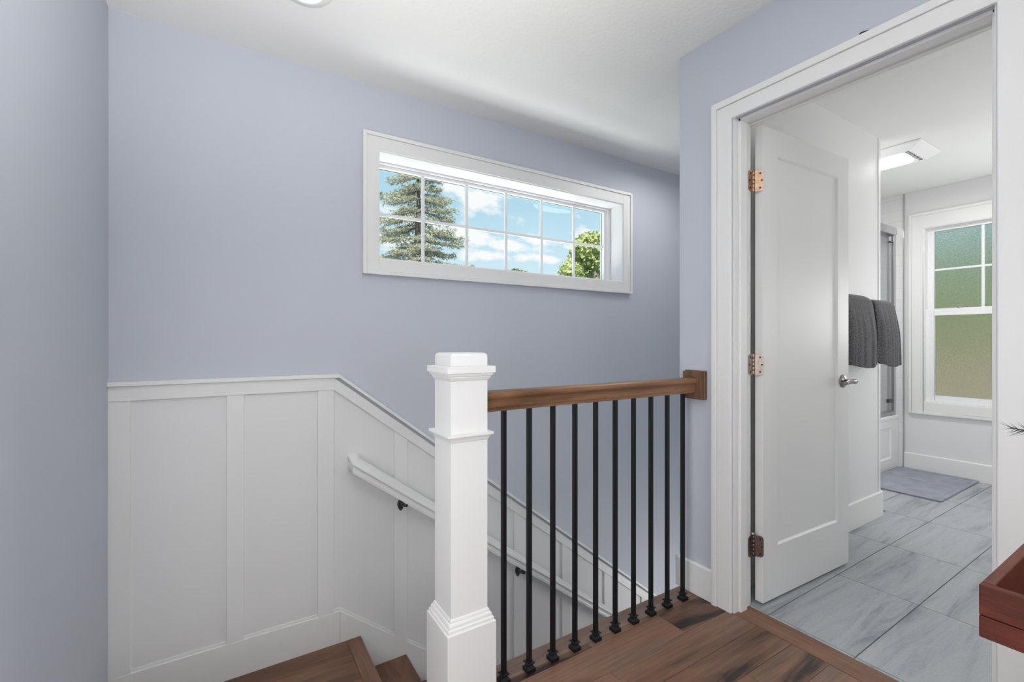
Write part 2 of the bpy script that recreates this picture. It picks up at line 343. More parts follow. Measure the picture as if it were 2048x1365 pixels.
# ---- floors
rnd = random.Random(4)
def planks(mb, x0, x1, y0, y1, joints, base, z, th, tints):
    ys = [y0]; 
    k = math.ceil((y0-base)/.127+1e-6)
    while base+k*.127 < y1-1e-4: ys.append(base+k*.127); k += 1
    ys.append(y1)
    for i in range(len(ys)-1):
        row = round((ys[i]+ys[i+1])/2, 2)
        js = [x0] + [j for j in joints(row) if x0+.02 < j < x1-.02] + [x1]
        for a, c in zip(js[:-1], js[1:]):
            mb.box(a+.0004, c-.0004, ys[i]+.0005, ys[i+1]-.0005, z-th, z, tints(row, a))
def hall_joints(row):
    if 1.02 < row < 1.147: return [1.115]
    if .893 < row < 1.02: return [-.1]
    if .766 < row < .893: return [.6, 1.50]
    r = random.Random(int(row*1000)); s = -1+r.random(); out = []
    while s < 3: out.append(s); s += .7+r.random()*.6
    return out
b = MB()
tn = lambda row, a: random.Random(int(row*777)+int(a*991)).uniform(.02, 1)
planks(b, LX, 1.79, -2.9, 1.30, hall_joints, 1.02, 0, .02, tn)
b.box(LX, WX, -2.9, 1.30, -.28, -.021, .01)
struct('floor', b, M_floor, 'brown hardwood plank floor of the hall beside the railing', 'floor', bevel=.0014)
b = MB(); b.prism([(1.301, -.03), (1.301, 0), (1.378, 0), (1.384, -.003), (EDGE, -.010), (1.384, -.022), (1.376, -.03)], 'x', .55, WX, smooth=False)
struct('trim_2', b, M_edge, 'brown wooden nosing board along the floor edge under the black balusters', 'floor nosing', bevel=.0008)
b = MB(); b.box(1.7905, 1.893, DY0-.0, DY1, -.02, .001)
struct('trim_3', b, M_strip, 'brown wooden threshold strip between plank floor and grey tiles', 'threshold', bevel=.0008)
b = MB(); b.box(.56, WX, 1.301, EDGE-.006, -.30, -.031)
struct('trim_4', b, M_trim, 'white board under the floor edge in the stairwell', 'fascia')
b = MB(); g = .0018
xs = [1.91-.605*0+.605*i for i in range(-1, 7)]; ysl = [.735-.305*7+.305*i for i in range(0, 12)]
for i in range(len(xs)-1):
    for j in range(len(ysl)-1):
        a, c = max(xs[i], 1.8945), min(xs[i+1], 5.13); d, e2 = ysl[j], min(ysl[j+1], 1.66)
        if c-a < .005 or d < -1.2: continue
        if xs[i] < 1.9: c = 1.91
        if d > 1.25 and a < 3.5: continue
        if e2 > 1.26 and a < 3.5: e2 = 1.26
        b.box(a+g, c-g, d+g, e2-g, -.02, 0, rnd.uniform(.05, 1))
struct('floor_bathroom', b, M_tile, 'grey stone-look tile floor of the bathroom', 'floor', bevel=.0006)
b = MB(); b.box(1.893, 3.57, -1.15, 1.26, -.05, -.0025).box(3.57, 5.13, -1.15, 1.66, -.05, -.0025)
o = struct('floor_grout', b, M_grout, 'dark grout between the grey bathroom floor tiles', 'grout')

# ---- stairs
RISE, RUN, LZ, NX = .178, .236, -.350, .581
st = thing('staircase', (LX, 1.40, -2.7), 'dark brown wooden stairs turning at a landing and going down behind the railing', 'staircase', kind=None)
b = MB(); ly = [1.56, 1.73, 1.857, 1.984, 2.111, 2.238, 2.352]
for a, c in zip(ly[:-1], ly[1:]): b.box(LX+.001, .5095, a+.0005, c-.0005, LZ-.03, LZ, rnd.uniform(.05, .9))
b.build('landing_floor', M_stair, st, .0009)
b = MB(); b.prism([(.5105, LZ-.03), (.5105, LZ), (NX-.006, LZ), (NX-.001, LZ-.003), (NX, LZ-.010), (NX-.002, LZ-.024), (NX-.010, LZ-.03)], 'y', 1.392, 2.352, tint=.3)
b.build('landing_nosing', M_stair_y, st, .0008)
b = MB(); b.prism([(1.345, -.175-.03), (1.345, -.175), (1.59, -.175), (1.60, -.19), (1.595, -.205)], 'x', LX+.001, .54)
b.build('tread', M_stair, st, .0008)
b = MB(); b.box(LX+.001, .54, 1.33, 1.344, -.36, -.03); b.build('riser', M_trim, st)
b = MB(); b.box(LX+.001, .555, 1.5605, 1.575, -.55, -.205); b.build('riser', M_trim, st)
for i in range(1, 13):
    if NX+RUN*i > 3.54: break
    xn = NX+RUN*i; z = LZ-RISE*i
    b = MB(); b.prism([(xn-RUN-.02, z-.03), (xn-RUN-.02, z), (xn-.006, z), (xn-.001, z-.003), (xn, z-.010), (xn-.002, z-.024), (xn-.010, z-.03)], 'y', 1.392, 2.352, tint=.1+.06*i)
    b.build('tread', M_stair_y, st, .0008)
    b = MB(); b.box(xn-RUN-.034, xn-RUN-.0205, 1.392, 2.352, z-.001, z+RISE-.03); b.build('riser', M_trim, st)
b = MB(); b.box(LX+.001, .54, 1.60, 2.352, LZ-.12, LZ-.031); b.build('landing_base', M_trim, st)
b = MB(); b.box(LX, 3.54, 1.39, WY, -2.9, -2.80)
struct('floor_lower', b, M_stair, 'dark wooden floor at the foot of the stairs', 'floor')

# ---- wainscot on the stair wall
SL = -.768
def capz(x, z0): return z0 + SL*(x-.474)
wz = thing('trim_5', (LX, WY, -.35), 'white board and batten wainscot along the stair wall, stepping down with the stairs', 'wainscot', kind='structure')
XE = 3.54
def slope_band(zt, zb, y0, xs=LX, kink=.474):
    a = zt; c = zb
    return [(xs, c), (xs, a), (kink, a), (XE, a+SL*(XE-kink)), (XE, c+SL*(XE-kink)), (kink-.0+.0, c)]
b = MB(); b.prism([(LX, -.40), (LX, .94), (.47, .94), (XE, .94+SL*(XE-.47)), (XE, -.6+SL*(XE-.47)), (.47, -.6)], 'y', WY-.005, WY)
b.build('panel', M_panel, wz)
b = MB(); b.prism(slope_band(.969, .951, 0), 'y', WY-.030, WY); b.build('cap', M_trim, wz, .0015)
b = MB(); b.prism(slope_band(.9505, .892, 0, kink=.452), 'y', WY-.018, WY); b.build('top_rail', M_trim, wz, .0012)
bx = [(LX, -.317), (.008, .074), (.379, .452)] + [(.751+.3705*i, .821+.3705*i) for i in range(8)]
for a, c in bx:
    zt = lambda x: .892 if x <= .452 else .892+SL*(x-.452)
    zb = lambda x: -.195 if x <= .48 else -.195+SL*1.03*(x-.48)
    b = MB(); b.prism([(a, zb(a)), (a, zt(a)), (c, zt(c)), (c, zb(c))], 'y', WY-.0145, WY-.003); b.build('batten', M_trim, wz, .001)
b = MB(); b.prism([(LX, -.352), (LX, -.195), (.479, -.195), (.479, -.352)], 'y', WY-.0155, WY); b.build('base_board', M_trim, wz, .0015)
b = MB(); s2 = SL*1.03; b.prism([(.4795, -.56), (.4795, -.195), (XE, -.195+s2*(XE-.48)), (XE, -.62+s2*(XE-.48)), (.75, -.80)], 'y', WY-.0155, WY); b.build('skirt_board', M_trim, wz, .0015)
b = MB(); b.prism([(LX, -.196), (LX, -.183), (.483, -.183), (XE, -.183+s2*(XE-.483)), (XE, -.196+s2*(XE-.48)), (.4795, -.196)], 'y', WY-.009, WY-.003); b.build('bead', M_trim, wz, .001)

# ---- wall B baseboard, door casing, jambs
b = MB(); b.prism([(WX, 0.002), (WX, .140), (1.778, .140), (1.773, .134), (1.772, .002)], 'y', 1.2105, 1.386)
b.box(1.773, WX, 1.3855, 1.398, .002, .140)
struct('baseboard_right', b, M_trim, 'short white baseboard between the railing and the bathroom door casing', 'baseboard', bevel=.001)
dc = thing('trim_6', (WX, DY1, 0), 'white casing and jamb around the bathroom doorway', 'door casing', kind='structure')
oL, mL, iL = 1.210, 1.187, 1.124; oR, mR, iR = .267, .290, .354; oT, mT, iT = 2.137, 2.110, 2.050
def cas(poly, d0, mb): mb.prism(poly, 'x', WX-d0, WX); return mb
b = MB(); cas([(oL, 0), (oL, oT), (oR, oT), (oR, 0), (mR, 0), (mR, mT), (mL, mT), (mL, 0)], .022, b); b.build('back_band', M_trim, dc, .0025)
b = MB(); cas([(mL, 0), (mL, mT), (mR, mT), (mR, 0), (iR, 0), (iR, iT), (iL, iT), (iL, 0)], .0155, b); b.build('casing_board', M_trim, dc, .0035)
b = MB(); jL, jR, jT = 1.117, .361, 2.056
b.box(WX-.001, WXB, jL, DY1, 0, DZ).box(WX-.001, WXB, DY0, jR, 0, DZ).box(WX-.001, WXB, DY0, DY1, jT-.0, DZ+.004); b.build('jamb', M_trim, dc, .001)
b = MB(); b.box(1.815, 1.862, jL-.011, jL, 0, jT).box(1.815, 1.862, jR, jR+.011, 0, jT).box(1.815, 1.862, jR, jL, jT-.011, jT); b.build('door_stop', M_trim, dc, .002)
b = MB(); b.prism([(oL, 0), (oL, oT), (oR, oT), (oR, 0), (iR, 0), (iR, iT), (iL, iT), (iL, 0)], 'x', WXB, WXB+.016); b.build('rear_casing', M_trim, dc, .002)

# ---- door slab
dr = thing('door_1', (1.941, 1.084, 0), 'white single-panel interior door standing open into the bathroom', 'door', kind='structure')
ang = math.atan2(1.058-1.084, 2.671-1.941); dr.rotation_euler = (0, 0, ang)
dW, dT, dz0, dz1 = .7305, .035, .012, 2.049
px0, px1, pz0, pz1 = .107, .626, .238, 1.937
def local(mb, name, m, parent, bevel=0.0):
    me_o = mb.build(name, m, None, bevel); me_o.parent = parent; me_o.location = (0, 0, 0); return me_o
b = MB(); b.box(0, px0, 0, dT, dz0, dz1).box(px1, dW, 0, dT, dz0, dz1).box(px0, px1, 0, dT, pz1, dz1).box(px0, px1, 0, dT, dz0, pz0)
bm_front = MB()
loopA = [(px0, 0, pz0), (px1, 0, pz0), (px1, 0, pz1), (px0, 0, pz1)]
q = .007; loopB = [(px0+q, .010, pz0+q), (px1-q, .010, pz0+q), (px1-q, .010, pz1-q), (px0+q, .010, pz1-q)]
b.add(loopA+loopB, [(i, (i+1) % 4, 4+(i+1) % 4, 4+i) for i in range(4)])
d_slab = local(b, 'door_frame', M_trim, dr)
b = MB(); b.box(px0-.002, px1+.002, .0098, dT-.0098, pz0-.002, pz1+.002); local(b, 'door_panel', M_trim, dr)
kx, kz = .672, .930
b = MB(); b.lathe((kx, 0, kz), [(.001, -.0135), (.010, -.0135), (.016, -.012), (.026, -.008), (.032, -.004), (.033, 0)], 'y', 28)
kn = local(b, 'door_handle', M_nickel, dr)
b = MB(); b.tube([(kx, -.010, kz), (kx, -.030, kz), (kx, -.048, kz+.001), (kx-.006, -.057, kz+.002), (kx-.025, -.060, kz+.004), (kx-.055, -.059, kz+.004), (kx-.085, -.056, kz-.001), (kx-.108, -.052, kz-.006)],
              [.011, .0095, .0105, .0115, .0115, .010, .009, .007], 14)
h2 = local(b, 'lever', M_nickel, dr); h2.parent = kn
b = MB(); b.lathe((kx, dT, kz), [(.033, 0), (.032, .004), (.016, .012), (.001, .0135)], 'y', 24)
b.tube([(kx, dT+.01, kz), (kx, dT+.048, kz), (kx-.02, dT+.058, kz), (kx-.1, dT+.055, kz)], [.010, .010, .011, .008], 12); local(b, 'door_handle', M_nickel, dr)
for hz, mm, lab in ((1.815, M_hinge_top, 'satin nickel hinge at the top of the door, coppery reflection in its colour'), (1.029, M_hinge_mid, 'satin nickel hinge at mid height, grey-brown reflection in its colour'), (.252, M_hinge_low, 'satin nickel hinge at the bottom with a pin door stop, dark reflection in its colour')):
    # barrel in world, convert to door-local
    R_ = Matrix.Rotation(-ang, 3, 'Z')
    def wl(p): return tuple(R_ @ (Vector(p)-Vector((1.941, 1.084, 0))))
    b = MB(); hh = .0445; bxp, byp = 1.922, 1.1175
    c0 = wl((bxp, byp-.003, hz))
    for k in range(5):
        za = -hh+k*hh*2/5; b.lathe(c0, [(.0056, za+.0006), (.0062, za+.0012), (.0062, za+hh*2/5-.0012), (.0056, za+hh*2/5-.0006)], 'z', 14)
    b.lathe(c0, [(.004, hh), (.005, hh+.002), (.001, hh+.004)], 'z', 12)
    def leaf(p, qd, n, wleaf):
        # p world start (at barrel), qd direction unit, n outward normal; rounded far corners
        poly = [(0, -hh), (wleaf-.014, -hh)] + [(wleaf-.014+.014*math.sin(a), -hh+.014-.014*math.cos(a)) for a in (.4, .8, 1.2, 1.57)] + \
               [(wleaf-.014+.014*math.cos(a), hh-.014+.014*math.sin(a)) for a in (0, .4, .8, 1.2, 1.57)] + [(0, hh)]
        lo = [wl((p[0]+qd[0]*u, p[1]+qd[1]*u, hz+v)) for u, v in poly]
        hi = [wl((p[0]+qd[0]*u+n[0]*.0022, p[1]+qd[1]*u+n[1]*.0022, hz+v)) for u, v in poly]
        b.loft([lo, hi])
        return [(p[0]+qd[0]*u+n[0]*.0026, p[1]+qd[1]*u+n[1]*.0026, hz+v) for u, v in ((wleaf*.62, .031), (wleaf*.80, 0), (wleaf*.62, -.031))]
    s1 = leaf((bxp, jL, 0), (-1, 0), (0, -1), .037)
    dd = Vector((1.9395-bxp, 1.083-byp+.001)); dl = dd.length; dd.normalize()
    s2_ = leaf((bxp+.004, byp-.004, 0), (dd.x, dd.y), (-dd.y if -dd.y < 0 else dd.y, -abs(dd.x)), dl-.002)
    ho = local(b, 'hinge', mm, dr); ho['label'] = lab
    b = MB()
    for sp_ in s1: b.lathe(wl(sp_), [(.0036, .0005), (.0036, -.0012)], 'y', 10)
    for sp_ in s2_:
        b.lathe(wl(sp_), [(.0036, -.0014), (.0036, .001)], 'x', 10)
    so_ = local(b, 'screw', M_dark, dr); so_.parent = ho
b = MB(); c0 = wl((1.916, 1.112, .305)); b.tube([c0, (c0[0]-.012, c0[1]-.004, c0[2]+.004)], .004, 8); b.lathe((c0[0], c0[1], c0[2]), [(.007, -.006), (.008, -.002), (.008, .003), (.004, .008)], 'z', 12)
local(b, 'hinge_stop', M_nickel, dr)

# ---- transom window (window_1)
w1 = thing('window_1', (.669, WY, 1.552), 'wide white-framed transom window with twelve panes on the blue stair wall', 'window', kind='structure')
def frame_y(mb, x0, x1, z0, z1, wl_, wr, wb, wt, ya, yb):
    mb.box(x0, x0+wl_, ya, yb, z0, z1).box(x1-wr, x1, ya, yb, z0, z1).box(x0+wl_, x1-wr, ya, yb, z0, z0+wb).box(x0+wl_, x1-wr, ya, yb, z1-wt, z1); return mb
x0, x1, z0, z1 = WIN
b = frame_y(MB(), .588, 2.498, 1.471, 2.195, .019, .019, .019, .019, WY-.028, WY); b.build('back_band', M_trim, w1, .002)
b = frame_y(MB(), .607, 2.479, 1.490, 2.176, x0-.607, 2.479-x1, z0-1.490, 2.176-z1, WY-.020, WY); b.build('casing', M_trim, w1, .0025)
b = frame_y(MB(), x0-.004, x1+.004, z0-.004, z1+.004, .010, .010, .010, .010, WY-.012, 2.50); b.build('jamb_liner', M_vinyl, w1, .001)
b = frame_y(MB(), x0+.006, x1-.006, z0+.006, z1-.006, .008, .028, .006, .012, 2.478, 2.53); b.build('outer_frame', M_vinyl, w1, .0015)
b = frame_y(MB(), .675, 2.385, 1.56, 2.093, .012, .026, .008, .020, 2.492, 2.53); b.build('sash', M_vinyl, w1, .0015)
gx0, gx1, gz0, gz1 = .686, 2.360, 1.566, 2.074
b = MB(); b.box(gx0, gx1, 2.508, 2.512, gz0, gz1); b.build('glass', M_glass, w1)
mu = .010
for i in range(1, 6):
    x = gx0+(gx1-gx0)*i/6; b = MB(); b.box(x-mu, x+mu, 2.497, 2.507, gz0, gz1); b.build('muntin', M_vinyl, w1, .002)
b = MB(); b.box(gx0, gx1, 2.4985, 2.5065, 1.812, 1.830); b.build('muntin', M_vinyl, w1, .002)
b = frame_y(MB(), gx0-.01, gx1+.004, gz0-.01, gz1+.004, .012, .006, .012, .007, 2.513, 2.518); b.build('gasket', M_gasket, w1)
b = frame_y(MB(), gx0-.04, gx1+.085, gz0-.04, gz1+.06, .03, .028, .03, .038, 2.531, 2.56); b.build('exterior_cladding', M_tan, w1)

# ---- bathroom window (window_2), wall faces -X
w2 = thing('window_2', (BX, 1.1, .6), 'white double-hung bathroom window with frosted panes', 'window', kind='structure')
def frame_x(mb, y0, y1, z0, z1, w, wb, wt, xa, xb):
    mb.box(xa, xb, y0, y0+w, z0, z1).box(xa, xb, y1-w, y1, z0, z1).box(xa, xb, y0+w, y1-w, z0, z0+wb).box(xa, xb, y0+w, y1-w, z1-wt, z1); return mb
y0, y1, z0, z1 = BW
b = frame_x(MB(), y0-.096, y1+.096, z0-.100, z1+.130, .022, .022, .022, BX-.026, BX); b.build('back_band', M_trim, w2, .002)
b = frame_x(MB(), y0-.074, y1+.074, z0-.078, z1+.108, .076, .080, .110, BX-.018, BX); b.build('casing', M_trim, w2, .002)
b = frame_x(MB(), y0-.002, y1+.002, z0-.002, z1+.002, .014, .018, .010, BX-.012, 5.26); b.build('jamb_liner', M_vinyl, w2, .001)
us = frame_x(MB(), y0+.010, y1-.010, 1.36, z1-.006, .046, .045, .030, 5.185, 5.215).build('upper_sash', M_vinyl, w2, .002)
gy0, gy1 = y0+.052, y1-.052
b = MB(); b.box(5.192, 5.204, (gy0+gy1)/2-.010, (gy0+gy1)/2+.010, 1.40, 2.08).box(5.193, 5.203, gy0, gy1, 1.733, 1.750); b.build('muntin', M_vinyl, us, .002)
b = MB(); b.box(5.205, 5.208, gy0, gy1, 1.40, 2.08); b.build('glass', M_frost, us)
ls = frame_x(MB(), y0+.010, y1-.010, z0+.012, 1.405, .058, .052, .058, 5.145, 5.180).build('lower_sash', M_vinyl, w2, .002)
b = MB(); b.box(5.168, 5.171, y0+.064, y1-.064, .66, 1.35); b.build('glass', M_frost, ls)
b = MB(); b.lathe((5.160, 1.245, 1.405), [(.020, 0), (.020, .004), (.008, .010)], 'z', 16); b.box(5.15, 5.166, 1.20, 1.255, 1.411, 1.418); b.build('latch', M_nickel, ls, .001)

# ---- added window frames around the fill lamps behind and beside the viewpoint
w3 = thing('lamp_frame_back', (.65, -2.83, .25), 'added white window frame around the fill lamp behind the viewpoint', 'window', kind='structure')
b = frame_y(MB(), -.36, 1.66, .19, 2.21, .06, .06, .06, .06, -2.83, -2.74); b.build('casing', M_trim, w3, .002)
b = MB(); b.box(.63, .67, -2.80, -2.765, .25, 2.15).box(-.30, 1.60, -2.80, -2.765, 1.18, 1.22); b.build('muntin', M_vinyl, w3, .002)
w4 = thing('lamp_frame_left', (LX, .60, .10), 'added white window frame around the fill lamp at the left wall', 'window', kind='structure')
b = frame_x(MB(), .09, 1.11, .04, 1.56, .06, .06, .06, LX, LX+.05); b.build('casing', M_trim, w4, .002)
# ---- bathroom baseboards
b = MB(); b.prism([(1.25, 0), (1.25, .16), (1.241, .16), (1.236, .154), (1.235, 0)], 'x', WXB+.016, 3.612)
b.box(3.5995, 3.612, 1.25, 1.62, 0, .158)
struct('baseboard_partition', b, M_trim, 'white baseboard along the towel wall behind the door', 'baseboard', bevel=.001)
b = MB(); b.prism([(BX, 0), (BX, .145), (BX-.009, .145), (BX-.014, .139), (BX-.015, 0)], 'y', -1.1, 1.5985)
struct('baseboard_bathroom', b, M_trim, 'white baseboard below the frosted bathroom window', 'baseboard', bevel=.001)
o = thing('outlet_plate', (BX, 1.01, .325), 'white wall outlet plate below the bathroom window, cut by the door casing', 'outlet')
b = MB(); b.box(BX-.008, BX, .975, 1.050, .255, .393); b.build('plate', M_trim, o, .002)
b = MB(); b.box(BX-.0095, BX-.007, .995, 1.030, .285, .365); b.build('socket', M_vinyl, o, .001)

# ------------------------------------------------------------------ balustrade
bl = thing('balustrade', (1.2, 1.30, 0), 'stair railing with white newel post, walnut handrail and ten black iron balusters', 'stair railing')
NXc, NYc = .6265, 1.300
nb = MB(); nb.square(NXc, NYc, [(.081, 0.0005), (.081, .271), (.079, .2735), (.0765, .2735), (.0765, .281), (.0745, .284), (.072, .2845), (.0715, .292), (.0685, .297), (.0665, .2975), (.0655, .3035), (.0635, .307), (.0615, .3085)])
np_ = nb.build('newel_post', M_trim, bl, .0007); np_['label'] = 'white square newel post with stepped mouldings and block cap'
b = MB(); b.square(NXc, NYc, [(.0615, .30), (.0615, 1.04)]); b.build('shaft', M_trim, np_, .001)
b = MB(); b.square(NXc, NYc, [(.0615, .826), (.0635, .829), (.0655, .835), (.0675, .8385), (.069, .8395), (.0695, .8425), (.0735, .8432), (.076, .8445), (.076, .8525), (.0615, .8535)]); b.build('collar', M_trim, np_, .0006)
b = MB(); b.square(NXc, NYc, [(.0615, 1.010), (.0645, 1.012), (.0665, 1.016), (.069, 1.020), (.0692, 1.0235), (.0725, 1.0245), (.0745, 1.029), (.0748, 1.0325), (.080, 1.0335), (.080, 1.0535), (.0615, 1.0538)]); b.build('cap_plate', M_trim, np_, .0008)
b = MB(); rings = []
for k in range(7):
    a = k/6*PI/2; h = .0615-.011*(1-math.cos(a)); z = 1.083+.011*math.sin(a); rings.append([(NXc-h, NYc-h, z), (NXc+h, NYc-h, z), (NXc+h, NYc+h, z), (NXc-h, NYc+h, z)])
rings = [[(NXc-.0615, NYc-.0615, 1.0536), (NXc+.0615, NYc-.0615, 1.0536), (NXc+.0615, NYc+.0615, 1.0536), (NXc-.0615, NYc+.0615, 1.0536)]] + rings
b.loft(rings); b.build('cap_block', M_trim, np_, .0015)
# handrail profile (s toward the camera side, t up)
def rail_prof(w, h):
    half = [(0, 1.0), (.30, .992), (.62, .965), (.86, .91), (.97, .84), (1.0, .76), (.97, .69), (.90, .635), (.80, .59), (.735, .53), (.70, .44), (.70, .33), (.745, .25), (.82, .20), (.82, .185), (.775, .165), (.775, .0)]
    r = [(s*w, t*h) for s, t in half]
    return r + [(-s, t) for s, t in r[::-1] if s > 1e-6]
RP = rail_prof(.0300, .066)
b = MB(); b.sweep(RP, [(.688, 1.30, .903), (1.752, 1.30, .903)], [(0, -1), (0, -1)], smooth=False)
hr = b.build('handrail', M_rail, bl, .0010)
b = MB(); b.prism([(1.247, .872), (1.343, .872), (1.3465, .876), (1.3465, .996), (1.343, .9995), (1.247, .9995), (1.2435, .996), (1.2435, .876)], 'x', 1.768, 1.787); b.prism([(1.2475, .876), (1.3425, .876), (1.3425, .9955), (1.2475, .9955)], 'x', 1.751, 1.770)
ro = b.build('rosette', M_ros, bl, .0015); ro['label'] = 'square walnut wall plate at the end of the handrail'
BH = .0074
def bal_bar(): return MB().box(-BH, BH, -BH, BH, .004, .905)
def bal_shoe(): return MB().square(0, 0, [(.0165, .0), (.0165, .0125), (.0115, .0165), (.0095, .0205), (.0105, .0245), (.0145, .0275), (.0150, .0300), (.0085, .0315)])
bar0 = bal_bar().build('baluster', M_black, None, .0008)
shoe0 = bal_shoe().build('shoe', M_black, None, .0006)
for i in range(10):
    o = bar0 if i == 0 else bar0.copy(); s = shoe0 if i == 0 else shoe0.copy()
    if i: C.objects.link(o); C.objects.link(s)
    o.parent = bl; o.location = (.7833+.1014*i-1.2, 0, 0)
    s.parent = o; s.location = (0, 0, 0.0005)

# ---- white handrail on the stair wall
wr = thing('wall_handrail', (.52, WY, .55), 'white moulded handrail fixed to the wainscot, sloping down with the stairs', 'handrail')
RW = rail_prof(.0285, .064)
yc = 2.294; xr = .545; zr0 = .495
sl = -.746; xe = 3.3
b = MB(); b.sweep(RW, [(xr, WY-.005, zr0+.012), (xr, yc, zr0-.002), (xe, yc, zr0+sl*(xe-xr))], [(-1, 0), (-1, -1), (0, -1)], smooth=False)
b.build('rail', M_trim, wr, .0012)
for xb in (.785, 1.517, 2.249, 2.98):
    zb_ = zr0+sl*(xb-xr)
    b = MB(); ring = lambda y, k: [(xb+(.019*k)*math.cos(a)*(1-.35*(math.sin(a) < 0)*abs(math.sin(a))), y, zb_-.044+(.034*k)*math.sin(a)) for a in [2*PI*j/20 for j in range(20)]]
    yb0 = WY-.0145
    b.loft([ring(yb0, 1), ring(yb0-.004, 1), ring(yb0-.007, .8)], smooth=False)
    br = b.build('bracket', M_iron, wr, .0005); br['label'] = 'dark metal bracket under the rail'
    b = MB(); b.tube([(xb, yb0-.004, zb_-.034), (xb+.006, yb0-.022, zb_-.044), (xb+.014, yc+.010, zb_-.042), (xb+.022, yc, zb_-.018)], [.009, .008, .007, .007], 10)
    b.box(xb-.008, xb+.036, yc-.010, yc+.010, zb_-.020, zb_-.014) ; b.build('arm', M_iron, br, .0005)

# ------------------------------------------------------------------ fixtures
fx = thing('ceiling_light', (.250, 1.842, CEIL), 'round white ceiling fixture above the landing, cut by the top edge', 'ceiling light')
b = MB(); b.lathe((.250, 1.842, CEIL), [(.001, 0), (.098, 0), (.100, -.004), (.094, -.010), (.070, -.016), (.066, -.017), (.001, -.0165)], 'z', 48); b.build('trim_ring', M_trim, fx)
b = MB(); b.lathe((.250, 1.842, CEIL), [(.001, -.014), (.064, -.016), (.063, -.019), (.050, -.022), (.001, -.023)], 'z', 48); b.build('lens', emit('lit_ceiling_lens', (1, .98, .95), .38), fx)
fx = thing('ceiling_light', (.60, -.80, CEIL), 'round hall ceiling light above and behind the viewpoint', 'ceiling light')
b = MB(); b.lathe((.60, -.80, CEIL), [(.001, 0), (.27, 0), (.275, -.01), (.26, -.03), (.001, -.05)], 'z', 48); b.build('lens', emit('lit_hall_lens', (1, .98, .95), 2.0), fx)
fx = thing('ceiling_light', (2.6, 1.70, CEIL), 'added unseen ceiling light brightening the stairwell, hidden behind the doorway wall', 'ceiling light')  # made-up fixture to go with the added stairwell lamp
b = MB(); b.lathe((2.6, 1.70, CEIL), [(.001, 0), (.15, 0), (.152, -.01), (.14, -.03), (.001, -.045)], 'z', 40); b.build('lens', emit('added_stair_lens', (1, .98, .95), 2.0), fx)
fx = thing('ceiling_fan_light', (3.98, 1.31, CEIL), 'white rectangular bathroom ceiling fan with a lit lens', 'ceiling light')
b = MB(); X0, X1, Y0, Y1 = 3.80, 4.17, 1.10, 1.50
b.loft([[(X0, Y0, CEIL), (X1, Y0, CEIL), (X1, Y1, CEIL), (X0, Y1, CEIL)], [(X0, Y0, CEIL-.012), (X1, Y0, CEIL-.012), (X1, Y1, CEIL-.012), (X0, Y1, CEIL-.012)],
        [(X0+.05, Y0+.07, CEIL-.045), (X1-.03, Y0+.07, CEIL-.045), (X1-.03, Y1-.03, CEIL-.045), (X0+.05, Y1-.03, CEIL-.045)]])
b.build('housing', M_vinyl, fx, .004)
def rrect(cx, cy, hx, hy, r_, z): return [(cx+sx_*(hx-r_)+r_*math.cos(a0_+a), cy+sy_*(hy-r_)+r_*math.sin(a0_+a), z) for sx_, sy_, a0_ in ((1, 1, 0), (-1, 1, PI/2), (-1, -1, PI), (1, -1, 1.5*PI)) for a in (0, .4, .8, 1.2)]
b = MB(); b.loft([rrect(4.0, 1.335, .108, .112, .035, CEIL-.0445), rrect(4.0, 1.335, .106, .110, .035, CEIL-.050), rrect(4.0, 1.335, .090, .094, .03, CEIL-.056)])
o = b.build('lens', emit('lit_fan_lens', (1, 1, 1), 6.0), fx); 
b = MB()
for k in range(9): b.box(3.86+.03*k, 3.872+.03*k, 1.178, 1.20, CEIL-.047, CEIL-.0445)
b.build('grille', M_grout, fx)
b = MB(); b.tube([(1.778, .672, 2.1385), (1.770, .668, 2.141), (1.766, .662, 2.140), (1.767, .652, 2.1385), (1.774, .642, 2.1385)], .0022, 8)
tag(b.build('door_release_key', M_dark), 'small dark bent wire key lying on top of the door casing', 'key')

# ------------------------------------------------------------------ tub and shower
tb = thing('bathtub', (4.36, 2.0, 0), 'white bathtub with a panelled front in the shower alcove', 'bathtub')
tx0, tx1, ty0, ty1, tz = 3.613, 5.121, 1.64, 2.395, .468
b = MB(); 
b.loft([[(tx0, ty0, tz-.035), (tx1, ty0, tz-.035), (tx1, ty1, tz-.035), (tx0, ty1, tz-.035)], [(tx0, ty0, tz-.006), (tx1, ty0, tz-.006), (tx1, ty1, tz-.006), (tx0, ty1, tz-.006)], [(tx0+.006, ty0+.006, tz), (tx1, ty0+.006, tz), (tx1, ty1, tz), (tx0+.006, ty1, tz)],
        [(tx0+.09, ty0+.08, tz), (tx1-.09, ty0+.08, tz), (tx1-.09, ty1-.06, tz), (tx0+.09, ty1-.06, tz)], [(tx0+.16, ty0+.13, .12), (tx1-.12, ty0+.13, .12), (tx1-.12, ty1-.11, .12), (tx0+.16, ty1-.11, .12)]])
b.build('basin', M_tub, tb, .004)
b = MB(); ax1 = 4.965
loA = [(tx0+.15, ty0, .10), (ax1, ty0, .10), (ax1, ty0, .37), (tx0+.15, ty0, .37)]; loB = [(tx0+.16, ty0+.010, .11), (ax1-.01, ty0+.010, .11), (ax1-.01, ty0+.010, .36), (tx0+.16, ty0+.010, .36)]
ou = [(tx0, ty0, .002), (tx1, ty0, .002), (tx1, ty0, tz-.0355), (tx0, ty0, tz-.0355)]
b.add(ou+loA, [(i, (i+1) % 4, 4+(i+1) % 4, 4+i) for i in range(4)]); b.add(loA+loB, [(i, (i+1) % 4, 4+(i+1) % 4, 4+i) for i in range(4)]); b.add(loB, [(0, 1, 2, 3)])
